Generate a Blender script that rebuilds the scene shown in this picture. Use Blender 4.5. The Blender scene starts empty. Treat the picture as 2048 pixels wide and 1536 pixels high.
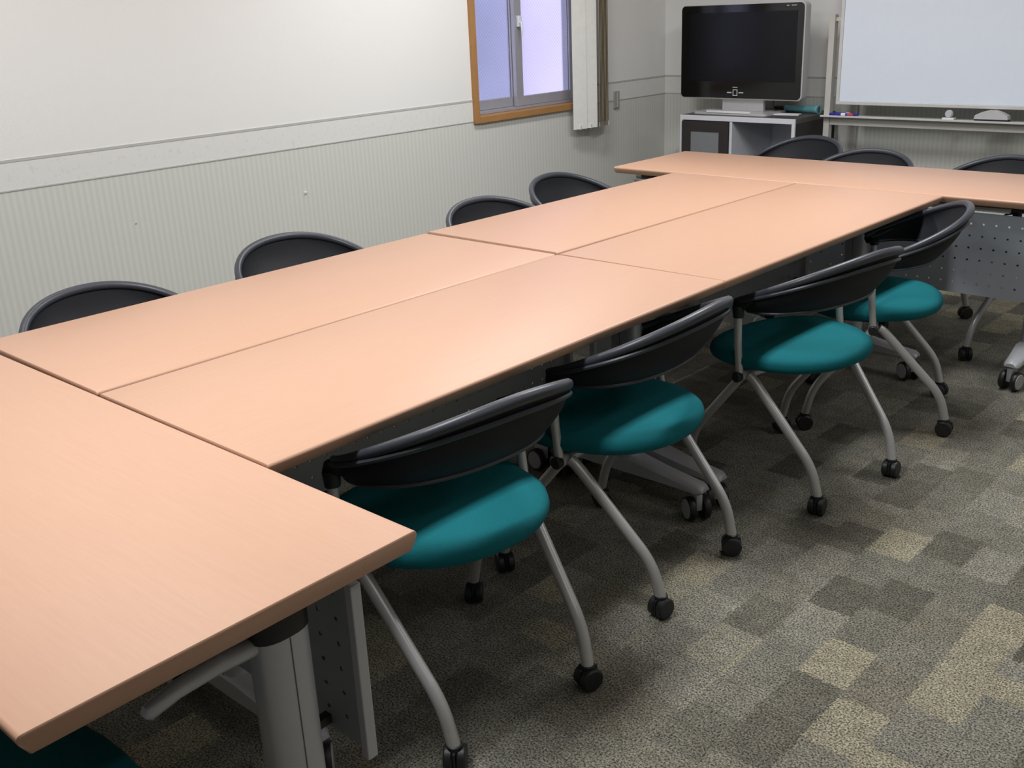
import bpy, bmesh, math, random
from mathutils import Vector, Matrix
random.seed(7)
S = bpy.context.scene
COL = S.collection
PI = math.pi

# ------------------------------------------------------------------ camera
F = Vector((-0.64773096, 0.6803995, -0.34278438))
Rt = Vector((0.73402854, 0.67784556, -0.04156324))
Up = Vector((-0.20407526, 0.27853531, 0.9384942))
cd = bpy.data.cameras.new('camera'); cam = bpy.data.objects.new('camera', cd); COL.objects.link(cam)
cam.matrix_world = Matrix(((Rt.x, Up.x, -F.x, 2.04396), (Rt.y, Up.y, -F.y, -0.88858), (Rt.z, Up.z, -F.z, 1.44377), (0, 0, 0, 1)))
cd.sensor_width = 36; cd.lens = 36 * 2061.97 / 2048; cd.clip_start = 0.02
S.camera = cam
# ------------------------------------------------------------------ light
w = bpy.data.worlds.new('world'); S.world = w; w.use_nodes = True
bg = w.node_tree.nodes['Background']
bg.inputs['Color'].default_value = (0.74, 0.745, 1.0, 1); bg.inputs['Strength'].default_value = 1.35
def area(name, loc, sx, sy, watt, col=(1, 0.97, 0.91)):
    l = bpy.data.lights.new(name, 'AREA'); l.shape = 'RECTANGLE'; l.size = sx; l.size_y = sy; l.energy = watt; l.color = col
    o = bpy.data.objects.new(name, l); COL.objects.link(o); o.location = loc
    return o
for (x, y, p) in ((0.45, 0.0, 31), (0.45, 2.45, 30), (-1.05, 0.3, 10), (-1.05, 2.7, 17), (2.6, 0.2, 4), (2.6, 2.9, 9)):  # last pair, on the right, is fill added to brighten far wall and table ends
    area('ceiling_tube_and_fill', (x, y, 2.38), 0.22, 1.2, p, (0.97, 0.985, 1.0))
S.view_settings.view_transform = 'Standard'; S.view_settings.look = 'None'
S.view_settings.gamma = 1; S.view_settings.use_curve_mapping = False
S.view_settings.exposure = 0.38

# ------------------------------------------------------------------ materials
def nmat(name):
    m = bpy.data.materials.new(name); m.use_nodes = True
    nt = m.node_tree; return m, nt, nt.nodes['Principled BSDF']
def N(nt, t, **k):
    n = nt.nodes.new(t)
    for a, v in k.items(): setattr(n, a, v)
    return n
def mathn(nt, op, a, b=None, c=None):
    n = N(nt, 'ShaderNodeMath', operation=op)
    for i, v in enumerate((a, b, c)):
        if v is None: continue
        if isinstance(v, (int, float)): n.inputs[i].default_value = v
        else: nt.links.new(v, n.inputs[i])
    return n.outputs[0]
def mix(nt, fac, a, b, blend='MIX'):
    n = N(nt, 'ShaderNodeMix', data_type='RGBA', blend_type=blend)
    for i, v in ((0, fac), (6, a), (7, b)):
        if isinstance(v, (int, float)): n.inputs[i].default_value = v
        elif isinstance(v, tuple): n.inputs[i].default_value = (*v, 1) if len(v) == 3 else v
        else: nt.links.new(v, n.inputs[i])
    return n.outputs[2]
def noise(nt, vec, scale, detail=3, rough=0.5):
    n = N(nt, 'ShaderNodeTexNoise'); n.inputs['Scale'].default_value = scale
    n.inputs['Detail'].default_value = detail; n.inputs['Roughness'].default_value = rough
    if vec is not None: nt.links.new(vec, n.inputs['Vector'])
    return n.outputs['Fac']
def bump(nt, b, h, strength, dist):
    n = N(nt, 'ShaderNodeBump'); n.inputs['Strength'].default_value = strength; n.inputs['Distance'].default_value = dist
    nt.links.new(h, n.inputs['Height']); nt.links.new(n.outputs[0], b.inputs['Normal'])
def plain(name, col, rough=0.5, metal=0.0, spec=0.5, var=0.06, scale=30, bmp=0.0, bscale=200):
    m, nt, b = nmat(name)
    tc = N(nt, 'ShaderNodeTexCoord').outputs['Object']
    f = noise(nt, tc, scale)
    lo = tuple(c * (1 - var) for c in col); hi = tuple(min(1, c * (1 + var)) for c in col)
    nt.links.new(mix(nt, f, lo, hi), b.inputs['Base Color'])
    b.inputs['Roughness'].default_value = rough; b.inputs['Metallic'].default_value = metal
    b.inputs['Specular IOR Level'].default_value = spec
    if bmp: bump(nt, b, noise(nt, tc, bscale, 2), bmp, 0.002)
    return m

def wood_laminate():
    m, nt, b = nmat('beech_laminate')
    tc = N(nt, 'ShaderNodeTexCoord').outputs['Object']
    mp = N(nt, 'ShaderNodeMapping'); mp.inputs['Scale'].default_value = (3, 60, 60); nt.links.new(tc, mp.inputs[0])
    g = noise(nt, mp.outputs[0], 3.0, 6, 0.65)
    mp2 = N(nt, 'ShaderNodeMapping'); mp2.inputs['Scale'].default_value = (12, 260, 260); nt.links.new(tc, mp2.inputs[0])
    g2 = noise(nt, mp2.outputs[0], 2.0, 2)
    c = mix(nt, g, (0.510, 0.298, 0.197), (0.575, 0.352, 0.246))
    c = mix(nt, mathn(nt, 'MULTIPLY', g2, 0.22), c, (0.45, 0.245, 0.145))
    nt.links.new(c, b.inputs['Base Color'])
    b.inputs['Roughness'].default_value = 0.42; b.inputs['Specular IOR Level'].default_value = 0.5
    return m
WOOD = wood_laminate()

def carpet():
    m, nt, b = nmat('carpet_patchwork')
    P = N(nt, 'ShaderNodeNewGeometry').outputs['Position']
    wv = N(nt, 'ShaderNodeTexNoise'); wv.inputs['Scale'].default_value = 150; nt.links.new(P, wv.inputs['Vector'])
    wo = N(nt, 'ShaderNodeVectorMath', operation='MULTIPLY_ADD'); nt.links.new(wv.outputs['Color'], wo.inputs[0]); wo.inputs[1].default_value = (0.030, 0.030, 0); nt.links.new(P, wo.inputs[2])
    sx = N(nt, 'ShaderNodeSeparateXYZ'); nt.links.new(wo.outputs[0], sx.inputs[0])
    def patch(wx, wy, seed):
        u = mathn(nt, 'FLOOR', mathn(nt, 'MULTIPLY_ADD', sx.outputs[0], 1 / wx, seed))
        w1 = N(nt, 'ShaderNodeTexWhiteNoise', noise_dimensions='1D'); nt.links.new(u, w1.inputs['W'])
        v_ = mathn(nt, 'FLOOR', mathn(nt, 'ADD', mathn(nt, 'MULTIPLY', sx.outputs[1], 1 / wy), mathn(nt, 'MULTIPLY', w1.outputs['Value'], 9.0)))
        cb_ = N(nt, 'ShaderNodeCombineXYZ'); nt.links.new(u, cb_.inputs[0]); nt.links.new(v_, cb_.inputs[1]); cb_.inputs[2].default_value = seed
        w2 = N(nt, 'ShaderNodeTexWhiteNoise', noise_dimensions='3D'); nt.links.new(cb_.outputs[0], w2.inputs['Vector'])
        return w2.outputs['Value']
    v = mathn(nt, 'ADD', mathn(nt, 'MULTIPLY', patch(0.118, 0.17, 0.3), 0.84), mathn(nt, 'MULTIPLY', patch(0.236, 0.25, 5.7), 0.16))
    r = N(nt, 'ShaderNodeValToRGB'); nt.links.new(v, r.inputs[0])
    e = r.color_ramp.elements
    e[0].position = 0.05; e[0].color = (0.111, 0.107, 0.086, 1)
    e[1].position = 0.92; e[1].color = (0.305, 0.279, 0.203, 1)
    for p, c in ((0.20, (0.138, 0.130, 0.105, 1)), (0.36, (0.181, 0.175, 0.144, 1)), (0.55, (0.203, 0.197, 0.164, 1)), (0.68, (0.190, 0.176, 0.136, 1)), (0.76, (0.237, 0.228, 0.192, 1)), (0.85, (0.278, 0.255, 0.188, 1))):
        k = e.new(p); k.color = c
    sp = noise(nt, P, 210, 2, 0.7)
    sp2 = noise(nt, P, 22, 4, 0.75)
    rr = N(nt, 'ShaderNodeMapRange'); rr.inputs[1].default_value = 0.36; rr.inputs[2].default_value = 0.64; rr.inputs[3].default_value = 0.22; rr.inputs[4].default_value = 1.78
    nt.links.new(sp, rr.inputs[0])
    r2 = N(nt, 'ShaderNodeMapRange'); r2.inputs[1].default_value = 0.3; r2.inputs[2].default_value = 0.7; r2.inputs[3].default_value = 0.78; r2.inputs[4].default_value = 1.22
    nt.links.new(sp2, r2.inputs[0])
    c = mix(nt, 1.0, r.outputs[0], mathn(nt, 'MULTIPLY', rr.outputs[0], r2.outputs[0]), 'MULTIPLY')
    nt.links.new(c, b.inputs['Base Color']); b.inputs['Roughness'].default_value = 0.95; b.inputs['Specular IOR Level'].default_value = 0.15
    bump(nt, b, sp, 0.8, 0.004)
    return m
CARPET = carpet()

def wallpaper():
    m, nt, b = nmat('wallpaper')
    P = N(nt, 'ShaderNodeNewGeometry').outputs['Position']
    sx = N(nt, 'ShaderNodeSeparateXYZ'); nt.links.new(P, sx.inputs[0])
    u = mathn(nt, 'ADD', sx.outputs[0], sx.outputs[1])
    st = mathn(nt, 'SINE', mathn(nt, 'MULTIPLY', u, 2 * PI / 0.026))
    st2 = mathn(nt, 'MULTIPLY', mathn(nt, 'ADD', st, 1.0), 0.5)
    low = mix(nt, st2, (0.625, 0.630, 0.585), (0.68, 0.685, 0.645))
    fine = noise(nt, P, 400, 2)
    up = mix(nt, fine, (0.80, 0.80, 0.78), (0.85, 0.85, 0.83))
    isup = mathn(nt, 'GREATER_THAN', sx.outputs[2], 0.93)
    nt.links.new(mix(nt, isup, low, up), b.inputs['Base Color'])
    b.inputs['Roughness'].default_value = 0.8; b.inputs['Specular IOR Level'].default_value = 0.2
    bump(nt, b, fine, 0.25, 0.002)
    return m
WALL = wallpaper()

def border_mat():
    m, nt, b = nmat('wallpaper_border')
    P = N(nt, 'ShaderNodeNewGeometry').outputs['Position']
    n1 = noise(nt, P, 45, 3, 0.7)
    r = N(nt, 'ShaderNodeMapRange'); r.inputs[1].default_value = 0.56; r.inputs[2].default_value = 0.66
    nt.links.new(n1, r.inputs[0])
    nt.links.new(mix(nt, mathn(nt, 'MULTIPLY', r.outputs[0], 0.4), (0.76, 0.76, 0.73), (0.60, 0.60, 0.57)), b.inputs['Base Color'])
    b.inputs['Roughness'].default_value = 0.8
    return m
BORDER = border_mat()
LINE = plain('border_line_grey', (0.50, 0.50, 0.47), 0.8)
CEIL = plain('ceiling_white', (0.80, 0.79, 0.76), 0.9, bmp=0.2)
BASEB = plain('baseboard_brown', (0.16, 0.10, 0.06), 0.5)
CASING = plain('oak_casing', (0.40, 0.205, 0.070), 0.45, var=0.15, scale=14)
ALU = plain('window_aluminium', (0.42, 0.42, 0.46), 0.4, 0.3)
BLIND = plain('blind_fabric', (0.86, 0.87, 0.83), 0.9, bmp=0.2)
BLINDSHADE = plain('blind_fabric_shaded', (0.34, 0.29, 0.20), 0.9, bmp=0.2)  # shade among the stacked slats, put into the fabric colour as tan
CLIP = plain('clear_plastic', (0.75, 0.75, 0.76), 0.3)
SILVER = plain('silver_paint', (0.56, 0.56, 0.56), 0.38, 0.45, var=0.05)
TSILVER = plain('table_silver_paint', (0.52, 0.53, 0.56), 0.42, 0.35, var=0.04)
PANEL = plain('panel_grey_paint', (0.36, 0.385, 0.43), 0.45, 0.35, var=0.04)
DARKMETAL = plain('dark_metal', (0.12, 0.12, 0.125), 0.5, 0.2)
BLACK = plain('black_plastic', (0.014, 0.015, 0.017), 0.45)
SHELL = plain('charcoal_shell', (0.008, 0.009, 0.012), 0.6, spec=0.3, var=0.1, bmp=0.12, bscale=500)
RIM = plain('charcoal_rim', (0.042, 0.046, 0.058), 0.38, var=0.1)
def fabric():
    m, nt, b = nmat('teal_fabric')
    tc = N(nt, 'ShaderNodeTexCoord').outputs['Object']
    f = noise(nt, tc, 420, 2)
    nt.links.new(mix(nt, f, (0.003, 0.100, 0.122), (0.008, 0.165, 0.190)), b.inputs['Base Color'])
    b.inputs['Roughness'].default_value = 0.9; b.inputs['Specular IOR Level'].default_value = 0.2
    bump(nt, b, f, 0.35, 0.002)
    return m
TEAL = fabric()
GREYHUB = plain('grey_hub', (0.40, 0.40, 0.41), 0.45)
TVBLACK = plain('tv_gloss_black', (0.004, 0.004, 0.005), 0.12)
SCREEN = plain('tv_screen', (0.005, 0.006, 0.008), 0.25, spec=0.25)
TVSILVER = plain('tv_silver', (0.62, 0.62, 0.62), 0.35, 0.3)
PRINT = plain('print_grey', (0.55, 0.55, 0.55), 0.5)
WENGE = plain('dark_veneer', (0.022, 0.017, 0.016), 0.5, var=0.25, scale=40)
CABWHITE = plain('cabinet_white', (0.66, 0.67, 0.72), 0.5)
CABTOP = plain('cabinet_top_grey', (0.075, 0.07, 0.068), 0.45)
FROST = plain('smoked_glass', (0.19, 0.20, 0.21), 0.25)
BOARD = plain('whiteboard_enamel', (0.80, 0.88, 1.0), 0.22, var=0.02)
BFRAME = plain('board_frame', (0.66, 0.66, 0.65), 0.4, 0.2)
STAND = plain('stand_ivory', (0.55, 0.54, 0.50), 0.5)
PAPER = plain('paper_white', (0.80, 0.80, 0.82), 0.7)
TEALCLOTH = plain('pale_teal_plastic', (0.16, 0.45, 0.50), 0.5)
BLUE = plain('blue_marker', (0.03, 0.03, 0.35), 0.4)
RED = plain('red_tip', (0.5, 0.05, 0.06), 0.4)
ERASER = plain('eraser_grey', (0.56, 0.56, 0.58), 0.45)
LATCH = plain('latch_white', (0.75, 0.78, 0.82), 0.35)
PLATE = plain('switch_grey', (0.36, 0.35, 0.31), 0.5)
OUTW = plain('outside_wall', (0.42, 0.44, 0.52), 0.8, var=0.3, scale=1.5)
OUTP = plain('outside_pink', (0.80, 0.74, 0.80), 0.8, var=0.2, scale=2)
def wired_glass():
    m, nt, b = nmat('frosted_wired_glass')
    P = N(nt, 'ShaderNodeNewGeometry').outputs['Position']
    sx = N(nt, 'ShaderNodeSeparateXYZ'); nt.links.new(P, sx.inputs[0])
    k = 2 * PI / 0.022
    a = mathn(nt, 'SINE', mathn(nt, 'MULTIPLY', mathn(nt, 'ADD', sx.outputs[1], sx.outputs[2]), k))
    c = mathn(nt, 'SINE', mathn(nt, 'MULTIPLY', mathn(nt, 'SUBTRACT', sx.outputs[1], sx.outputs[2]), k))
    mx = mathn(nt, 'MAXIMUM', a, mathn(nt, 'MULTIPLY', c, 0.98))
    f = mathn(nt, 'GREATER_THAN', mx, 0.90)
    b.inputs['Base Color'].default_value = (0.9, 0.9, 1, 1)
    nt.links.new(mix(nt, mathn(nt, 'MULTIPLY', f, 0.35), (0.92, 0.92, 1.0), (0.35, 0.36, 0.42)), b.inputs['Base Color'])
    b.inputs['Roughness'].default_value = 0.24; b.inputs['IOR'].default_value = 1.12
    b.inputs['Transmission Weight'].default_value = 1.0
    return m
GLASS = wired_glass()

# ------------------------------------------------------------------ mesh helpers
def mesh_obj(name, verts, faces, mat, parent=None, smooth=False, loc=None, rot=None):
    me = bpy.data.meshes.new(name); me.from_pydata([tuple(v) for v in verts], [], faces); me.update()
    bm = bmesh.new(); bm.from_mesh(me); bmesh.ops.recalc_face_normals(bm, faces=bm.faces); bm.to_mesh(me); bm.free()
    me.materials.append(mat)
    if smooth:
        for p in me.polygons: p.use_smooth = True
        me.set_sharp_from_angle(angle=math.radians(42))
    o = bpy.data.objects.new(name, me); COL.objects.link(o)
    if parent: o.parent = parent
    if loc is not None: o.location = loc
    if rot is not None: o.rotation_euler = rot
    return o
class MB:
    """collects shapes that belong to ONE part"""
    def __init__(s): s.v = []; s.f = []
    def add(s, v, f):
        n = len(s.v); s.v += [tuple(p) for p in v]; s.f += [tuple(i + n for i in q) for q in f]; return s
    def box(s, x0, y0, z0, x1, y1, z1, bev=0.0):
        if bev <= 0:
            v = [(x, y, z) for x in (x0, x1) for y in (y0, y1) for z in (z0, z1)]
            return s.add(v, [(0, 1, 3, 2), (4, 6, 7, 5), (0, 4, 5, 1), (2, 3, 7, 6), (0, 2, 6, 4), (1, 5, 7, 3)])
        bm = bmesh.new(); bmesh.ops.create_cube(bm, size=1)
        for q in bm.verts: q.co = ((x0 + x1) / 2 + q.co.x * (x1 - x0), (y0 + y1) / 2 + q.co.y * (y1 - y0), (z0 + z1) / 2 + q.co.z * (z1 - z0))
        bmesh.ops.bevel(bm, geom=list(bm.edges), offset=bev, segments=2, affect='EDGES', profile=0.5)
        bm.verts.index_update()
        s.add([q.co[:] for q in bm.verts], [[q.index for q in f.verts] for f in bm.faces]); bm.free(); return s
    def tube(s, pts, r, n=12, cap=True, flat=1.0):
        pts = [Vector(p) for p in pts]; m = len(pts)
        rr = r if isinstance(r, (list, tuple)) else [r] * m
        rings = []; up = None
        for i, p in enumerate(pts):
            t = (pts[min(i + 1, m - 1)] - pts[max(i - 1, 0)]).normalized()
            if up is None:
                up = Vector((0, 0, 1)) if abs(t.z) < 0.9 else Vector((1, 0, 0))
            a = up - t * up.dot(t); a.normalize(); b = t.cross(a); up = a
            rings.append([p + a * (math.cos(k * 2 * PI / n) * rr[i]) + b * (math.sin(k * 2 * PI / n) * rr[i] * flat) for k in range(n)])
        v = [q for g in rings for q in g]; f = []
        for i in range(m - 1):
            for k in range(n): f.append((i * n + k, i * n + (k + 1) % n, (i + 1) * n + (k + 1) % n, (i + 1) * n + k))
        if cap: f += [tuple(range(n))[::-1], tuple((m - 1) * n + k for k in range(n))]
        return s.add(v, f)
    def lathe(s, prof, axis='z', c=(0, 0, 0), n=20):
        v = []; f = []; m = len(prof)
        for r, h in prof:
            for k in range(n):
                a = k * 2 * PI / n; x, y = r * math.cos(a), r * math.sin(a)
                q = (x, y, h) if axis == 'z' else (h, x, y) if axis == 'x' else (x, h, y)
                v.append((q[0] + c[0], q[1] + c[1], q[2] + c[2]))
        for i in range(m - 1):
            for k in range(n): f.append((i * n + k, i * n + (k + 1) % n, (i + 1) * n + (k + 1) % n, (i + 1) * n + k))
        f += [tuple(range(n))[::-1], tuple((m - 1) * n + k for k in range(n))]
        return s.add(v, f)
    def prism(s, prof, a0, a1, axis='x'):
        """closed profile extruded; axis x: profile (y,z); axis y: profile (x,z); axis z: profile (x,y)"""
        def P(q, a): return (a, q[0], q[1]) if axis == 'x' else (q[0], a, q[1]) if axis == 'y' else (q[0], q[1], a)
        n = len(prof); v = [P(q, a0) for q in prof] + [P(q, a1) for q in prof]
        f = [(i, (i + 1) % n, n + (i + 1) % n, n + i) for i in range(n)] + [tuple(range(n))[::-1], tuple(range(n, 2 * n))]
        return s.add(v, f)
    def build(s, name, mat, parent=None, smooth=False, loc=None, rot=None):
        return mesh_obj(name, s.v, s.f, mat, parent, smooth, loc, rot)
def tag(o, label, cat, group=None, kind=None):
    if label: o['label'] = label
    if cat: o['category'] = cat
    if group: o['group'] = group
    if kind: o['kind'] = kind
    return o
def empty(name, loc, rz=0, label=None, cat=None, group=None, kind=None):
    o = bpy.data.objects.new(name, None); COL.objects.link(o); o.location = loc; o.rotation_euler = (0, 0, rz)
    o.empty_display_size = 0.1
    return tag(o, label, cat, group, kind)
def copy_tree(o, parent=None):
    c = o.copy(); COL.objects.link(c)
    if parent: c.parent = parent
    for ch in list(o.children): copy_tree(ch, c)
    return c
def fillet(pts, r=0.05, n=6):
    pts = [Vector(p) for p in pts]; out = [pts[0]]
    for i in range(1, len(pts) - 1):
        a, b, c = pts[i - 1], pts[i], pts[i + 1]
        d1 = min(r, (a - b).length * 0.48); d2 = min(r, (c - b).length * 0.48)
        p = b + (a - b).normalized() * d1; q = b + (c - b).normalized() * d2
        for k in range(n + 1):
            t = k / n; out.append(p * (1 - t) ** 2 + b * 2 * t * (1 - t) + q * t * t)
    out.append(pts[-1]); return out
def rrect(x0, z0, x1, z1, r, n=6):
    out = []
    for cx, cz, a0 in ((x1 - r, z1 - r, 0), (x0 + r, z1 - r, PI / 2), (x0 + r, z0 + r, PI), (x1 - r, z0 + r, 1.5 * PI)):
        for k in range(n + 1):
            a = a0 + k / n * PI / 2; out.append((cx + r * math.cos(a), cz + r * math.sin(a)))
    return out

# ------------------------------------------------------------------ room shell
XL, XR, YN, YF, ZC = -2.0, 5.0, -4.1, 4.938, 2.4
fl = MB().box(XL - 0.1, YN - 0.1, -0.12, XR + 0.1, YF + 0.1, -0.008).build('floor', CARPET); tag(fl, 'carpeted floor of mottled grey and yellow patches', 'floor', kind='structure')
tm = None
for i in range(14):
    for j in range(19):
        x, y = XL + 0.5 * i, YN + 0.5 * j - 0.06
        x1, y1 = min(x + 0.4996, XR), min(y + 0.4996, YF); y = max(y, YN)
        if x1 - x < 0.02 or y1 - y < 0.02: continue
        full = abs(x1 - x - 0.4996) < 1e-6 and abs(y1 - y - 0.4996) < 1e-6
        if full and tm:
            o = bpy.data.objects.new('carpet_tile', tm); COL.objects.link(o)
        else:
            o = MB().box(0, 0, -0.008, x1 - x, y1 - y, 0.0, 0.0003).build('carpet_tile', CARPET)
            if full: tm = o.data
        o.location = (x, y, 0); o.parent = fl
tag(MB().box(XL - 0.1, YN - 0.1, ZC, XR + 0.1, YF + 0.1, ZC + 0.1).build('ceiling', CEIL), 'plain white ceiling', 'ceiling', kind='structure')
# left wall with a window opening
WY0, WY1, WZ0, WZ1 = 3.18, 4.09, 0.895, 2.05
wl = MB()
wl.box(XL - 0.16, YN - 0.1, -0.05, XL, WY0, ZC); wl.box(XL - 0.16, WY1, -0.05, XL, YF + 0.1, ZC)
wl.box(XL - 0.16, WY0, -0.05, XL, WY1, WZ0); wl.box(XL - 0.16, WY0, WZ1, XL, WY1, ZC)
tag(wl.build('wall_left', WALL), 'pale papered wall with the window, striped below the border', 'wall', kind='structure')
tag(MB().box(XL, YF, -0.05, XR + 0.1, YF + 0.12, ZC).build('wall_back', WALL), 'pale papered wall behind the television and whiteboard', 'wall', kind='structure')
tag(MB().box(XR, YN - 0.1, -0.05, XR + 0.12, YF, ZC).build('wall_right', WALL), 'pale papered wall on the aisle side', 'wall', kind='structure')
tag(MB().box(XL, YN - 0.12, -0.05, XR, YN, ZC).build('wall_front', WALL), 'pale papered wall behind the viewer', 'wall', kind='structure')
B0, B1 = 0.872, 0.985
def border(name, horiz, a0, a1, label):
    e = empty(name, ((XL, a0, B0) if not horiz else (a0, YF, B0)), 0, label, 'trim', kind='structure')
    L = a1 - a0; h = B1 - B0
    def bx(z0, z1, t): return MB().box(0, 0, z0, t, L, z1) if not horiz else MB().box(0, -t, z0, L, 0, z1)
    bx(0.004, h - 0.007, 0.0012).build('border_band', BORDER, e)
    bx(h - 0.007, h + 0.003, 0.003).build('border_line', LINE, e); bx(0.0, 0.005, 0.003).build('border_line', LINE, e)
border('trim_1', False, YN, 3.148, 'speckled wallpaper border on the left wall before the window')
border('trim_2', False, 4.125, YF, 'short wallpaper border on the left wall beyond the blind')
border('trim_3', True, XL, XR, 'wallpaper border across the wall behind the television')
tag(MB().box(XL, YN, 0, XL + 0.01, YF, 0.06).build('baseboard_left', BASEB), 'brown baseboard under the window wall', 'baseboard', kind='structure')
tag(MB().box(XL, YF - 0.01, 0, XR, YF, 0.06).build('baseboard_back', BASEB), 'brown baseboard behind the whiteboard', 'baseboard', kind='structure')
tag(MB().box(-0.765, YF - 0.02, 0.06, -0.655, YF, 2.2, 0.003).build('trim_4', STAND), 'pale vertical strip on the wall behind the whiteboard post', 'trim', kind='structure')

# window
win = empty('window_1', (XL, 3.58, 0.86), 0, 'oak framed sliding window with frosted wired glass', 'window', kind='structure')
def wb(x0, y0, z0, x1, y1, z1, bev=0.002): return MB().box(x0, y0 - 3.58, z0 - 0.86, x1, y1 - 3.58, z1 - 0.86, bev)
for a in ((3.148, 0.862, 3.182, 2.09), (4.088, 0.862, 4.125, 2.09)): wb(-0.05, a[0], a[1], 0.022, a[2], a[3]).build('jamb', CASING, win)
wb(-0.05, 3.182, 0.862, 0.024, 4.088, 0.897).build('sill', CASING, win); wb(-0.05, 3.182, 2.05, 0.022, 4.088, 2.09).build('head', CASING, win)
fr = MB()
for b in ((3.183, 0.898, 3.200, 2.049), (4.070, 0.898, 4.087, 2.049)): fr.box(-0.14, b[0] - 3.58, b[1] - 0.86, -0.05, b[2] - 3.58, b[3] - 0.86)
fr.box(-0.14, 3.20 - 3.58, 0.898 - 0.86, -0.05, 4.070 - 3.58, 0.912 - 0.86); fr.box(-0.14, 3.20 - 3.58, 2.03 - 0.86, -0.05, 4.070 - 3.58, 2.049 - 0.86)
fr.build('track_frame', ALU, win)
def sash(y0, y1, x, wl_, wr_):
    s = wb(x, y0, 0.913, x + 0.026, y0 + wl_, 2.029).build('sash', ALU, win)
    wb(x, y1 - wr_, 0.913, x + 0.026, y1, 2.029).build('stile', ALU, s)
    wb(x, y0 + wl_, 0.913, x + 0.026, y1 - wr_, 0.965).build('rail', ALU, s)
    wb(x, y0 + wl_, 1.98, x + 0.026, y1 - wr_, 2.029).build('rail', ALU, s)
    wb(x + 0.010, y0 + wl_, 0.965, x + 0.015, y1 - wr_, 1.98, 0).build('pane', GLASS, s)
sash(3.201, 3.625, -0.125, 0.012, 0.05); sash(3.575, 4.069, -0.092, 0.058, 0.02)
lt = MB().box(-0.066, 3.590 - 3.58, 1.34 - 0.86, -0.045, 3.618 - 3.58, 1.40 - 0.86, 0.004).build('latch', LATCH, win)
MB().tube([(-0.043, 0.020, 0.505), (-0.030, 0.016, 0.50), (-0.022, 0.010, 0.46), (-0.022, 0.008, 0.43)], [0.007, 0.008, 0.006, 0.004]).build('lever', LATCH, lt, True)
# outside the window
tag(MB().box(-3.6, 2.2, -0.5, -3.5, 5.12, 3.2).build('outside_wall', OUTW), 'blurred grey building wall outside the frosted window', 'wall', kind='structure')
tag(MB().box(-3.62, 5.12, -0.5, -3.45, 8.2, 3.2).build('outside_wall', OUTP), 'blurred pinkish wall outside the frosted window', 'wall', kind='structure')

# vertical blind gathered at the right of the window
bl = empty('vertical_blind', (-1.9, 4.05, 0.75), 0, 'white vertical blind gathered at the right side of the window', 'blind')
def slat(x, y, ang, wdt, z0=0.75, z1=2.12, mt=None):
    d = Vector((math.cos(ang), math.sin(ang), 0)); n = Vector((-d.y, d.x, 0)) * 0.0012
    a = Vector((x + 1.9, y - 4.05, 0)); b = a + d * wdt
    v = []
    for z in (z0 - 0.75, z1 - 0.75):
        for p in (a + n, b + n, b - n, a - n): v.append((p.x, p.y, z))
    s = mesh_obj('slat', v, [(0, 1, 2, 3), (4, 5, 6, 7), (0, 1, 5, 4), (1, 2, 6, 5), (2, 3, 7, 6), (3, 0, 4, 7)], mt or BLIND, bl)
    m = (a + b) / 2
    MB().box(m.x - 0.006, m.y - 0.006, z0 - 0.752, m.x + 0.006, m.y + 0.006, z0 - 0.728).build('weight_clip', CLIP, s)
slat(-1.935, 3.915, math.radians(76), 0.10); slat(-1.925, 4.000, math.radians(76), 0.10)
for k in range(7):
    slat(-1.876 - 0.002 * k, 4.092 + 0.0145 * k, math.radians(124), 0.085, 0.752, 2.12, BLINDSHADE)
MB().box(-0.09, -0.95, 1.37, -0.02, 0.22, 1.41, 0.004).build('head_rail', CLIP, bl)
MB().box(-0.098, -0.9, 1.375, -0.075, -0.86, 1.405).build('rail_bracket', CLIP, bl); MB().box(-0.098, 0.14, 1.375, -0.075, 0.18, 1.405).build('rail_bracket', CLIP, bl)
# small things on the left wall
sw = MB().box(0, 0, 0, 0.012, 0.050, 0.105, 0.003).build('cord_holder', PLATE, None, loc=(XL, 4.383, 0.825))
tag(sw, 'small grey cord holder on the wall right of the blind', 'cord holder')
MB().box(0.012, 0.022, 0.008, 0.016, 0.028, 0.097, 0.001).build('divider', LINE, sw)
hk = MB().box(0, 0, 0, 0.004, 0.014, 0.010, 0.001).build('wall_hook', PAPER, None, loc=(XL, 2.0, 0.660)); tag(hk, 'tiny white hook stuck on the striped wall', 'hook')
MB().tube([(0.004, 0.007, 0.007), (0.011, 0.007, 0.003), (0.011, 0.007, 0.010)], 0.0016, 6).build('hook_tip', PAPER, hk)
pn = MB().lathe([(0.003, 0), (0.0035, 0.002), (0.001, 0.003)], 'x', n=8).build('push_pin', PLATE, None, loc=(XL, 1.146, 0.669)); tag(pn, 'tiny grey pin in the striped wall above the chairs', 'pin')

# ------------------------------------------------------------------ tables (local: length along X, seated side -Y, modesty panel +Y, origin on the floor)
W2 = 0.2995
def caster_big(parent, x, y, rz):
    """twin-wheel table caster, touching z=0"""
    c = MB().box(-0.010, -0.022, 0.035, 0.010, 0.022, 0.088, 0.004).lathe([(0.012, 0.085), (0.012, 0.104)]).build('caster', TSILVER, parent, True, (x, y, 0), (0, 0, rz))
    for s in (-1, 1):
        MB().lathe([(0.026, -0.010), (0.035, -0.010), (0.0375, -0.006), (0.0375, 0.006), (0.035, 0.010), (0.026, 0.010)], 'x', (s * 0.023, 0, 0.0375)).build('wheel', BLACK, c, True)
        MB().lathe([(0.030, 0), (0.029, 0.0025), (0.002, 0.003)] if s > 0 else [(0.002, -0.003), (0.029, -0.0025), (0.030, 0)], 'x', (s * 0.0330, 0, 0.0375)).build('hub_disc', GREYHUB, c, True)
    return c
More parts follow.
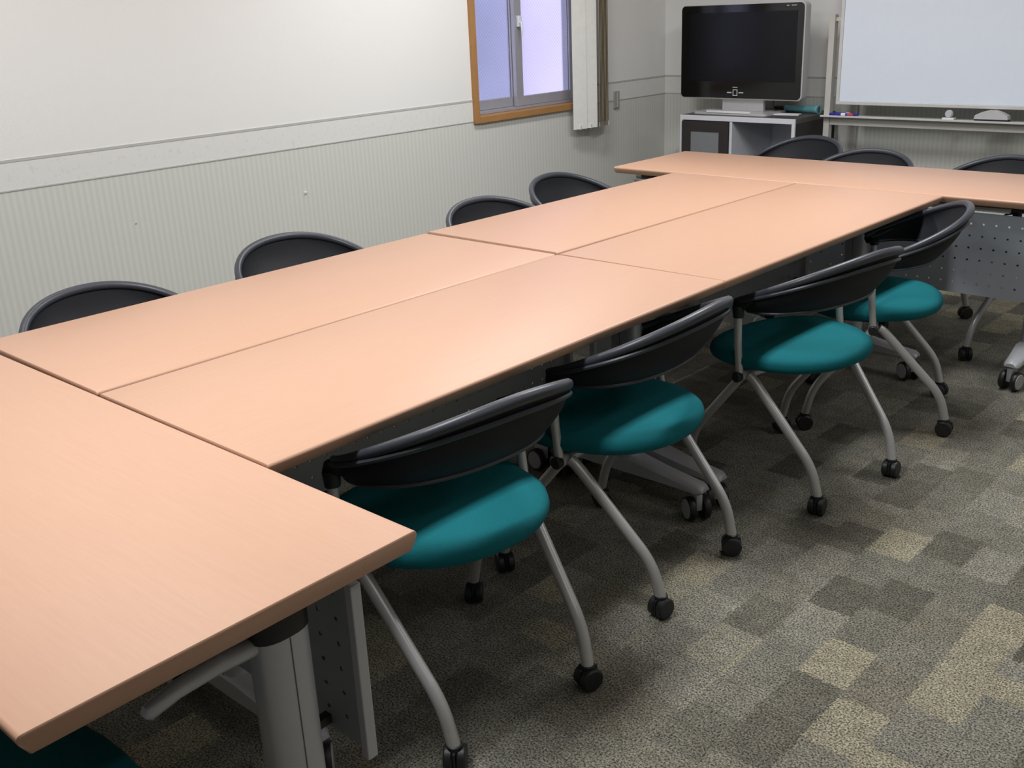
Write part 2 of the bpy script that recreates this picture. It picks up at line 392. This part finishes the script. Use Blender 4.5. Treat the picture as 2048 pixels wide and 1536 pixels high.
def panel_mesh(L, z0, z1, rows, pitch, r=0.0045, t=0.0015):
    """sheet with real round holes"""
    v = []; f = []; n = 8
    cols = int((L - 0.06) / pitch); mx = (L - cols * pitch) / 2; h = rows * pitch; mz = ((z1 - z0) - h) / 2
    def quad(a, b, c, d):
        k = len(v); v.extend([a, b, c, d]); f.append((k, k + 1, k + 2, k + 3))
    for s in (-t, t):
        for (x0, x1, q0, q1) in ((-L / 2, -L / 2 + mx, z0, z1), (L / 2 - mx, L / 2, z0, z1), (-L / 2 + mx, L / 2 - mx, z0, z0 + mz), (-L / 2 + mx, L / 2 - mx, z1 - mz, z1)):
            quad((x0, s, q0), (x1, s, q0), (x1, s, q1), (x0, s, q1))
        for i in range(cols):
            for j in range(rows):
                cx = -L / 2 + mx + (i + 0.5) * pitch; cz = z0 + mz + (j + 0.5) * pitch; k = len(v)
                for q in range(n):
                    a = q * 2 * PI / n; ca, sa = math.cos(a), math.sin(a); m = (pitch / 2) / max(abs(ca), abs(sa))
                    v.append((cx + m * ca, s, cz + m * sa)); v.append((cx + r * ca, s, cz + r * sa))
                for q in range(n):
                    p = (q + 1) % n; f.append((k + 2 * q, k + 2 * p, k + 2 * p + 1, k + 2 * q + 1))
    for (a, b) in (((-L / 2, z0), (L / 2, z0)), ((L / 2, z0), (L / 2, z1)), ((L / 2, z1), (-L / 2, z1)), ((-L / 2, z1), (-L / 2, z0))):
        quad((a[0], -t, a[1]), (b[0], -t, b[1]), (b[0], t, b[1]), (a[0], t, a[1]))
    return v, f
def make_table(L, inset, coly, label, group=None):
    t = empty('folding_table', (0, 0, 0), 0, label, 'table', group)
    H = 0.72; hx = L / 2
    prof = []
    half = [(W2 - 0.007, H), (W2 - 0.003, H - 0.0012), (W2 - 0.0006, H - 0.004), (W2, H - 0.008), (W2 - 0.002, H - 0.013), (W2 - 0.0115, H - 0.0285), (W2 - 0.014, H - 0.030)]
    prof = half + [(-a, b) for a, b in reversed(half)]
    v = []; f = []; n = len(prof)
    for x, k in ((-hx, 0.0015), (-hx + 0.0015, 0), (hx - 0.0015, 0), (hx, 0.0015)):
        for (y, z) in prof:
            zz = z - k if z > H - 0.015 else z + k
            v.append((x, y * (1 - k / W2), zz))
    for i in range(3):
        for q in range(n): f.append((i * n + q, i * n + (q + 1) % n, (i + 1) * n + (q + 1) % n, (i + 1) * n + q))
    f += [tuple(range(n)), tuple(3 * n + q for q in range(n))]
    mesh_obj('tabletop', v, f, WOOD, t, True)
    cx = hx - inset
    for s in (-1, 1):
        x = s * cx
        prof = [(0.031 * math.copysign(abs(math.cos(a)) ** 0.8, math.cos(a)), 0.046 * math.copysign(abs(math.sin(a)) ** 0.8, math.sin(a))) for a in [k * 2 * PI / 24 for k in range(24)]]
        lg = MB().prism([(x + a, coly + b) for a, b in prof], 0.105, 0.615, 'z').build('leg', TSILVER, t, True)
        for q in (-1, 1): MB().box(x + q * 0.0312 - 0.0006, coly - 0.0008, 0.12, x + q * 0.0312 + 0.0006, coly + 0.0008, 0.61).build('seam', DARKMETAL, lg)
        MB().prism([(x + a * 1.04, coly + b * 1.04) for a, b in prof], 0.612, 0.645, 'z').build('collar', BLACK, t, True)
        # bracket arm under the top
        arm = [(-0.22, 0.668), (-0.215, 0.655), (-0.12, 0.640), (0.12, 0.640), (0.20, 0.655), (0.205, 0.668), (0.205, 0.689), (-0.22, 0.689)]
        MB().prism(arm, x - 0.016, x + 0.016, 'x').build('bracket_arm', TSILVER, t)
        MB().tube([(x, coly - 0.03, 0.604), (x, coly - 0.10, 0.607), (x, coly - 0.165, 0.603), (x, coly - 0.21, 0.592), (x, coly - 0.216, 0.589)], [0.014, 0.014, 0.013, 0.012, 0.006], 12).build('tilt_lever', TSILVER, t, True)
        # foot
        ft = MB()
        secs = []
        for yy, zt, zb, hw in ((-0.285, 0.112, 0.098, 0.020), (-0.27, 0.120, 0.094, 0.028), (-0.15, 0.137, 0.098, 0.031), (coly - 0.05, 0.155, 0.100, 0.036), (coly + 0.05, 0.155, 0.100, 0.036), (0.2, 0.137, 0.098, 0.031), (0.27, 0.120, 0.094, 0.028), (0.285, 0.112, 0.098, 0.020)):
            secs.append([(x - hw, yy, zb), (x - hw, yy, zt - 0.014), (x - hw * 0.6, yy, zt - 0.003), (x, yy, zt), (x + hw * 0.6, yy, zt - 0.003), (x + hw, yy, zt - 0.014), (x + hw, yy, zb)])
        vv = [p for q in secs for p in q]; m = 7; ff = []
        for i in range(len(secs) - 1):
            for q in range(m): ff.append((i * m + q, i * m + (q + 1) % m, (i + 1) * m + (q + 1) % m, (i + 1) * m + q))
        ff += [tuple(range(m)), tuple((len(secs) - 1) * m + q for q in range(m))]
        mesh_obj('foot', vv, ff, TSILVER, t, True)
        for q in (-1, 1): caster_big(t, x, q * 0.255, random.uniform(-0.7, 0.7))
        MB().box(x - s * 0.07 - 0.008, coly + 0.03, 0.345, x - s * 0.07 + 0.008, W2 - 0.082, 0.361).build('panel_bracket', BLACK, t)
    PL = 2 * hx - 0.11
    v, f = panel_mesh(PL, 0.335, 0.650, 6, 0.046)
    pn = mesh_obj('modesty_panel', v, f, PANEL, t, loc=(0, W2 - 0.08, 0))
    for s in (-1, 1): MB().box(s * PL / 2 - 0.008, -0.018, 0.335, s * PL / 2 + 0.008, 0.002, 0.650, 0.002).build('panel_edge', TSILVER, pn)
    MB().box(-cx, coly + 0.012, 0.645, cx, coly + 0.046, 0.688, 0.003).build('beam', DARKMETAL, t)
    MB().box(-cx + 0.03, -0.150, 0.655, cx - 0.03, -0.125, 0.689).box(-cx + 0.03, -0.185, 0.678, cx - 0.03, -0.150, 0.689).build('edge_rail', PANEL, t)
    x = -hx + 0.16
    while x < hx - 0.2:
        MB().box(x, W2 - 0.079, 0.660, x + 0.13, W2 - 0.060, 0.676, 0.001).build('mounting_plate', TVSILVER, t); x += 0.16
    return t
def put(o, x, y, rz): o.location = (x, y, 0); o.rotation_euler = (0, 0, rz); return o
tA = put(make_table(1.93, 0.095, 0.10, 'long beech table across the near end, corner closest to the viewer'), 0.0297, -0.3150, 0.01557)
tE = put(make_table(1.93, 0.075, 0.08, 'long beech table across the far end by the whiteboard'), 0.0072, 3.3206, PI - 0.00468)
base = make_table(1.5, 0.048, 0.0, 'beech table in the double row, near half, on the aisle side with the teal seats')
put(base, 0.3012, 0.7434, PI / 2 + 0.01177)
t4 = put(copy_tree(base), 0.2936, 2.2498, PI / 2 - 0.00174); t4['label'] = 'beech table in the double row, far half, on the aisle side'
t1 = put(copy_tree(base), -0.3054, 0.7393, -PI / 2 + 0.00405); t1['label'] = 'beech table in the double row, near half, on the window wall side'
t3 = put(copy_tree(base), -0.3165, 2.2621, -PI / 2 - 0.0060); t3['label'] = 'beech table in the double row, far half, on the window wall side'
for t in (base, t1, t3, t4): t['group'] = 'tables of the double row'

# ------------------------------------------------------------------ chair (local: +X forward, back apex over x=0, origin on the floor)
def rim_pt(th, a=0.252, b=0.213, z0=0.755, dr=0.15, k=0.888):
    s = math.sin(th); c = 1 - math.cos(th)
    return Vector((b * c, a * math.copysign(abs(s) ** 0.85, s) if s else 0, z0 - dr * (c / 1.5) ** k if c > 0 else z0))
def low_pt(th):
    s = math.sin(th); c = 1 - math.cos(th)
    return Vector((0.085 + 0.155 * c, 0.232 * (math.copysign(abs(s) ** 0.85, s) if s else 0), 0.598 - 0.022 * c / 1.5))
THS = [math.radians(-122 + 244 * i / 44) for i in range(45)]
def make_chair():
    ch = empty('nesting_chair', (0, 0, 0), 0, '', 'chair', 'charcoal nesting chairs with teal seats')
    # seat
    v = []; f = []; n = 40
    levels = [(0.62, 0.398), (0.90, 0.402), (0.975, 0.412), (1.0, 0.426), (0.985, 0.440), (0.93, 0.450), (0.78, 0.456), (0.5, 0.459), (0.2, 0.460)]
    for sc, z in levels:
        for k in range(n):
            a = k * 2 * PI / n; cx, sy = math.cos(a), math.sin(a)
            x = 0.225 * math.copysign(abs(cx) ** 0.86, cx); wd = 0.245 * (1 + (0.04 if x > 0 else 0.0) + (x / 0.225) * 0.07)
            y = wd * math.copysign(abs(sy) ** 0.88, sy)
            v.append((0.280 + x * sc, y * sc, z - 0.012 * max(0, (x * sc) / 0.225) ** 3))
    for i in range(len(levels) - 1):
        for k in range(n): f.append((i * n + k, i * n + (k + 1) % n, (i + 1) * n + (k + 1) % n, (i + 1) * n + k))
    f += [tuple(range(n))[::-1], tuple((len(levels) - 1) * n + k for k in range(n))]
    st = mesh_obj('seat', v, f, TEAL, ch, True)
    v2 = []
    for sc, z in ((0.58, 0.385), (0.72, 0.392), (0.74, 0.402)):
        for k in range(n):
            a = k * 2 * PI / n; v2.append((0.280 + 0.225 * sc * math.cos(a), 0.245 * sc * math.sin(a), z))
    f2 = [(i * n + k, i * n + (k + 1) % n, (i + 1) * n + (k + 1) % n, (i + 1) * n + k) for i in range(2) for k in range(n)] + [tuple(range(n))[::-1], tuple(2 * n + k for k in range(n))]
    mesh_obj('seat_pan', v2, f2, BLACK, st, True)
    # backrest shell, 6 mm thick, lofted rim -> lower edge
    rows = 9; v = []; f = []; m = len(THS)
    def surf(th, t, off):
        p, q = rim_pt(th), low_pt(th)
        c = p.lerp(q, t); bulge = math.sin(t * PI) * 0.016
        out = Vector((c.x - 0.20, c.y, 0)); out.normalize()
        return c + out * (bulge + off)
    for off in (0.0, -0.006):
        for i in range(rows):
            for th in THS: v.append(surf(th, i / (rows - 1), off))
    def id_(s, i, k): return s * rows * m + i * m + k
    for s in (0, 1):
        for i in range(rows - 1):
            for k in range(m - 1): f.append((id_(s, i, k), id_(s, i, k + 1), id_(s, i + 1, k + 1), id_(s, i + 1, k)))
    for i in (0, rows - 1):
        for k in range(m - 1): f.append((id_(0, i, k), id_(0, i, k + 1), id_(1, i, k + 1), id_(1, i, k)))
    for k in (0, m - 1):
        for i in range(rows - 1): f.append((id_(0, i, k), id_(0, i + 1, k), id_(1, i + 1, k), id_(1, i, k)))
    bk = mesh_obj('backrest', v, f, SHELL, ch, True)
    MB().tube([rim_pt(th) + Vector((0.002, 0, -0.002)) for th in THS], [0.0135 - 0.004 * abs(th) / 2.13 for th in THS], 10).build('rim', RIM, bk, True)
    MB().tube([surf(th, 0.21, 0.005) for th in THS[2:-2]], 0.0055, 8).build('rim_ridge', RIM, bk, True)
    MB().tube([low_pt(th) for th in THS[3:-3]], 0.005, 8).build('lower_edge', RIM, bk, True)
    for s in (1, -1):
        e = rim_pt(math.radians(118) * s); l = low_pt(math.radians(118) * s)
        top = Vector((0.297, 0.246 * s, 0.592))
        MB().tube([rim_pt(math.radians(96) * s) + Vector((0, 0, -0.016)), rim_pt(math.radians(108) * s) + Vector((0, 0, -0.016)), Vector((0.305, 0.240 * s, 0.597)), top, Vector((0.295, 0.247 * s, 0.562))],
                  [0.010, 0.016, 0.019, 0.019, 0.0165], 10).build('back_bracket', BLACK, ch, True)
        MB().tube([(0.297, 0.247 * s, 0.585), (0.292, 0.249 * s, 0.48), (0.280, 0.250 * s, 0.383)], 0.0115, 12).build('back_post', SILVER, ch, True)
        MB().lathe([(0.015, 0.252), (0.016, 0.256), (0.016, 0.268), (0.013, 0.271)] if s > 0 else [(0.013, -0.271), (0.016, -0.268), (0.016, -0.256), (0.015, -0.252)], 'y', (0.280, 0, 0.383), 16).build('pivot_cap', BLACK, ch, True)
        # rear leg / front leg
        MB().tube(fillet([(0.262, 0.228 * s, 0.383), (0.245, 0.226 * s, 0.372), (0.047, 0.196 * s, 0.145), (0.024, 0.190 * s, 0.052)], 0.05), 0.0145, 12).build('leg', SILVER, ch, True)
        MB().tube(fillet([(0.285, 0.240 * s, 0.375), (0.462, 0.238 * s, 0.158), (0.485, 0.236 * s, 0.052)], 0.05), 0.0135, 12).build('leg', SILVER, ch, True)
        for (x, y, rz) in ((0.024, 0.190 * s, 0.5 * s + 0.3), (0.485, 0.236 * s, -0.6 * s + 0.2)):
            c = MB().lathe([(0.016, 0.044), (0.016, 0.060), (0.011, 0.062)]).box(-0.003, -0.024, 0.010, 0.003, 0.024, 0.052, 0.002).build('caster', BLACK, ch, True, (x, y, 0), (0, 0, rz))
            for q in (-1, 1):
                MB().lathe([(0.016, -0.0095), (0.024, -0.0095), (0.0275, -0.006), (0.0275, 0.006), (0.024, 0.0095), (0.016, 0.0095)], 'x', (q * 0.0135, 0, 0.0275), 18).build('wheel', BLACK, c, True)
    MB().tube([(0.280, -0.252, 0.383), (0.280, 0.252, 0.383)], 0.0165, 14).build('crossbar', SILVER, ch, True)
    for s in (1, -1): MB().box(0.24, 0.10 * s - 0.012, 0.370, 0.33, 0.10 * s + 0.012, 0.393, 0.004).build('seat_hinge', BLACK, ch)
    return ch
ch0 = make_chair()
CH = [(0.809, 0.427, 3.037, 'teal-seated charcoal chair nearest the viewer, its seat partly behind the near table corner'),
      (0.774, 1.148, 3.219, 'teal-seated charcoal chair second from the viewer in the aisle row'),
      (0.861, 1.875, 2.985, 'teal-seated charcoal chair third from the viewer in the aisle row, below the far double table'),
      (0.815, 2.668, 3.56, 'teal-seated charcoal chair turned askew, farthest in the aisle row by the perforated panel'),
      (-0.770, 0.330, 0.030, 'charcoal chair back against the striped wall, leftmost and nearest of the window wall row'),
      (-0.868, 1.064, -0.041, 'charcoal chair back second from the left in the window wall row'),
      (-0.778, 1.910, -0.050, 'charcoal chair back third in the window wall row, just past the table seam'),
      (-0.918, 2.496, 0.066, 'charcoal chair back below the window blind, last of the window wall row'),
      (-0.472, 4.110, -1.80, 'charcoal chair pulled back from the far table, in front of the television cabinet'),
      (-0.012, 3.792, -1.66, 'charcoal chair tucked behind the far table, beside the pulled-back chair'),
      (0.605, 3.838, -1.96, 'charcoal chair behind the far table below the eraser, at the right edge'),
      (0.735, -0.890, PI / 2, 'teal chair seat in shadow under the near table, lower left corner')]
for i, (x, y, a, lab) in enumerate(CH):
    c = ch0 if i == 0 else copy_tree(ch0)
    put(c, x, y, a); c['label'] = lab
    if i:
        for q in c.children:
            if q.name.startswith('caster'): q.rotation_euler = (0, 0, random.uniform(-1.4, 1.4))

# ------------------------------------------------------------------ television cabinet
CX0, CX1, CY0, CY1, CZ = -1.542, -0.787, 4.438, 4.918, 0.80
cb = empty('television_cabinet', (CX0, CY0, 0), 0, 'white fronted cabinet with dark sides under the television', 'cabinet')
cw, cdp = CX1 - CX0, CY1 - CY0
def cbx(n, m, *a, parent=None, bev=0.0015): return MB().box(*a, bev).build(n, m, parent or cb)
cbx('top_panel', CABTOP, 0, 0.012, 0.772, cw, cdp, 0.800); cbx('top_edge', CABWHITE, 0, 0, 0.772, cw, 0.012, 0.800)
cbx('side_panel', WENGE, 0, 0.012, 0.04, 0.02, cdp, 0.772); cbx('side_panel', WENGE, cw - 0.02, 0.012, 0.04, cw, cdp, 0.772)
cbx('side_edge', CABWHITE, 0, 0, 0.04, 0.02, 0.012, 0.772); cbx('side_edge', CABWHITE, cw - 0.02, 0, 0.04, cw, 0.012, 0.772)
cbx('back_panel', CABWHITE, 0.02, cdp - 0.012, 0.04, cw - 0.02, cdp, 0.772)
cbx('divider', CABWHITE, 0.338, 0.004, 0.06, 0.356, cdp - 0.012, 0.772)
cbx('bottom_panel', CABWHITE, 0.02, 0.004, 0.04, cw - 0.02, cdp - 0.012, 0.06)
cbx('shelf', CABWHITE, 0.356, 0.01, 0.30, cw - 0.02, cdp - 0.012, 0.318)
for i in range(4): MB().lathe([(0.02, 0), (0.02, 0.04)]).build('foot', BLACK, cb, True, (0.06 + (i % 2) * (cw - 0.12), 0.06 + (i // 2) * (cdp - 0.12), 0))
dr = MB()
for b in ((0.022, 0.082, 0.066, 0.768), (0.278, 0.336, 0.066, 0.768)): dr.box(b[0], -0.012, b[2], b[1], 0.004, b[3])
dr.box(0.082, -0.012, 0.710, 0.278, 0.004, 0.768); dr.box(0.082, -0.012, 0.066, 0.278, 0.004, 0.13)
d = dr.build('door', WENGE, cb); MB().box(0.082, -0.007, 0.13, 0.278, -0.002, 0.710).build('door_glass', FROST, d)

# ------------------------------------------------------------------ television (front faces -Y)
tv = empty('television', (-1.25, 4.60, 0.80), math.radians(-1.5), 'black flat television with silver rim on the cabinet', 'television')
x0, x1, z0, z1 = -0.405, 0.415, 0.082, 0.610
MB().prism(rrect(x0, z0, x1, z1, 0.028), 0.0, 0.055, 'y').build('cabinet_shell', TVSILVER, tv, True)
bz = MB().prism(rrect(x0 + 0.006, z0 + 0.006, x1 - 0.008, z1 - 0.004, 0.024), -0.006, 0.001, 'y').build('bezel', TVBLACK, tv, True)
MB().box(x0 + 0.065, -0.0072, z0 + 0.10, x1 - 0.045, -0.0055, z1 - 0.045).build('screen', SCREEN, bz)
MB().prism(rrect(x0 + 0.08, z0 + 0.05, x1 - 0.08, z1 - 0.05, 0.03), 0.055, 0.095, 'y').build('rear_bulge', BLACK, tv, True)
cxm = -0.015
for a in ((-0.016, 0.020, 0.016, 0.024), (-0.016, 0.052, 0.016, 0.056), (-0.016, 0.024, -0.011, 0.052), (0.011, 0.024, 0.016, 0.052), (-0.055, 0.035, -0.024, 0.041), (0.024, 0.035, 0.056, 0.041), (-0.018, 0.066, 0.016, 0.070)):
    MB().box(cxm + a[0], -0.0066, z0 + a[1], cxm + a[2], -0.0058, z0 + a[3]).build('mark', PRINT, bz)
for a in ((0.300, 0.316), (0.330, 0.362)): MB().box(a[0], -0.0066, z1 - 0.020, a[1], -0.0058, z1 - 0.016).build('mark', PRINT, bz)
MB().box(-0.125, 0.03, 0.012, 0.155, 0.055, 0.085, 0.003).build('neck', SILVER, tv)
bs = MB().prism(rrect(-0.26, -0.085, 0.24, 0.16, 0.03), 0.0, 0.012, 'z').build('base', TVSILVER, tv, True)
MB().prism(rrect(-0.16, -0.09, 0.14, -0.055, 0.008), 0.012, 0.022, 'z').build('base_trim', PAPER, bs, True)
MB().tube(fillet([(0.20, 0.06, 0.10), (0.20, 0.065, 0.03), (0.19, 0.11, 0.016), (0.15, 0.20, 0.006)], 0.03), 0.004, 8).build('power_cable', BLACK, tv, True)
# things on the cabinet
pp = MB().prism([(0, 0), (0.155, 0.02), (0.14, 0.085), (-0.01, 0.07)], 0, 0.005, 'z').build('leaflet', PAPER, None, loc=(-1.02, 4.60, 0.80)); tag(pp, 'small stack of white leaflets on the cabinet beside the television base', 'leaflets')
rl = MB(); n = 16
rl.tube([(0, 0, 0.020), (0.10, -0.025, 0.021), (0.20, -0.050, 0.023), (0.245, -0.061, 0.024)], [0.017, 0.018, 0.021, 0.024], 16)
r_ = rl.build('rolled_pouch', TEALCLOTH, None, True, loc=(-1.045, 4.80, 0.80)); tag(r_, 'pale teal rolled pouch lying on the cabinet top right', 'pouch')
MB().lathe([(0.019, 0.0), (0.012, 0.001)], 'x', (0.246, -0.0612, 0.024), 14).build('open_end', DARKMETAL, r_)
ad = MB().box(0, 0, 0, 0.09, 0.05, 0.028, 0.006).build('cable_adapter', BLACK, None, loc=(-1.13, 4.80, 0.80)); tag(ad, 'small black adapter behind the leaflets on the cabinet', 'adapter')

# ------------------------------------------------------------------ whiteboard on a stand
YB = 4.688
wbd = empty('whiteboard', (0.3, YB, 0), 0, 'white marker board on an ivory stand with pen tray', 'whiteboard')
def bb(n, m, x0, y0, z0, x1, y1, z1, parent=None, bev=0.002): return MB().box(x0 - 0.3, y0 - YB, z0, x1 - 0.3, y1 - YB, z1, bev).build(n, m, parent or wbd)
bx0, bx1 = -0.672, 1.13
pnl = bb('board_panel', BOARD, bx0 + 0.018, YB - 0.008, 0.880, bx1 - 0.018, YB + 0.012, 1.76)
bb('frame_rail', BFRAME, bx0, YB - 0.013, 0.862, bx1, YB + 0.016, 0.880, pnl); bb('frame_rail', BFRAME, bx0, YB - 0.013, 1.76, bx1, YB + 0.016, 1.778, pnl)
bb('frame_stile', BFRAME, bx0, YB - 0.013, 0.880, bx0 + 0.018, YB + 0.016, 1.76, pnl); bb('frame_stile', BFRAME, bx1 - 0.018, YB - 0.013, 0.880, bx1, YB + 0.016, 1.76, pnl)
for x in (-0.735, 1.165):
    bb('post', STAND, x, YB - 0.02, 0.075, x + 0.034, YB + 0.02, 1.335)
    ft = bb('foot', STAND, x + 0.002, YB - 0.24, 0.055, x + 0.032, YB + 0.235, 0.085)
    for yy in (-0.21, 0.20):
        MB().lathe([(0.012, -0.009), (0.025, -0.009), (0.025, 0.009), (0.012, 0.009)], 'x', (x + 0.017 - 0.3, yy, 0.0255), 16).build('wheel', BLACK, ft, True)
        MB().box(x + 0.005 - 0.3, yy - 0.008, 0.02, x + 0.029 - 0.3, yy + 0.008, 0.056).build('wheel_fork', BLACK, ft)
    xx = x + 0.034 if x < 0 else x - 0.03
    bb('pivot', STAND, xx, YB - 0.01, 1.30, xx + 0.03, YB + 0.01, 1.32)
bb('cross_rail', STAND, -0.701, YB - 0.012, 0.750, 1.165, YB + 0.012, 0.796)
bb('lower_rail', STAND, -0.701, YB - 0.012, 0.20, 1.165, YB + 0.012, 0.235)
tr = bb('pen_tray', BFRAME, -0.738, YB - 0.055, 0.797, 1.2, YB + 0.022, 0.803, None, 0.001)
bb('tray_lip', BFRAME, -0.738, YB - 0.059, 0.797, 1.2, YB - 0.055, 0.807, tr, 0.001)
# things on the tray
TZ = 0.803
er = MB().prism([(0.0, 0.012), (0.004, 0.030), (0.035, 0.046), (0.065, 0.055), (0.10, 0.055), (0.13, 0.046), (0.162, 0.030), (0.166, 0.012)], 0, 0.045, 'y').build('board_eraser', ERASER, None, loc=(0.098, YB - 0.050, TZ)); tag(er, 'grey domed board eraser on the whiteboard tray', 'eraser')
MB().box(0.002, 0.001, 0.0, 0.164, 0.044, 0.012, 0.002).build('felt_pad', BLACK, er)
mg = MB().box(0, 0, 0, 0.062, 0.036, 0.012, 0.003).build('magnet_clip', CLIP, None, loc=(-0.065, YB - 0.046, TZ)); tag(mg, 'small grey magnet clip standing on the whiteboard tray', 'clip')
MB().lathe([(0.016, 0.0), (0.020, 0.006), (0.020, 0.016), (0.016, 0.020)], 'y', (0.030, 0.006, 0.030), 18).build('magnet_disc', ERASER, mg, True)
for i, (yy, lab, mt) in enumerate(((-0.040, 'blue marker pen with red end at the front of the tray', BLUE), (-0.020, 'blue marker pen lying behind the other on the tray', BLUE))):
    pnm = MB().lathe([(0.006, 0), (0.0085, 0.003), (0.0085, 0.118), (0.007, 0.122)], 'x', (0, 0, 0.0085), 12).build('marker_pen', mt, None, True, loc=(-0.690 + 0.018 * i, YB + yy, TZ)); tag(pnm, lab, 'marker', 'markers on the tray')
    MB().lathe([(0.0086, 0.108), (0.0088, 0.111), (0.0088, 0.136), (0.006, 0.139)], 'x', (0, 0, 0.0085), 12).build('cap', RED if i == 0 else BLUE, pnm, True)
    MB().lathe([(0.0088, 0.070), (0.0088, 0.095)], 'x', (0, 0, 0.0085), 12).build('print_band', PAPER, pnm, True)
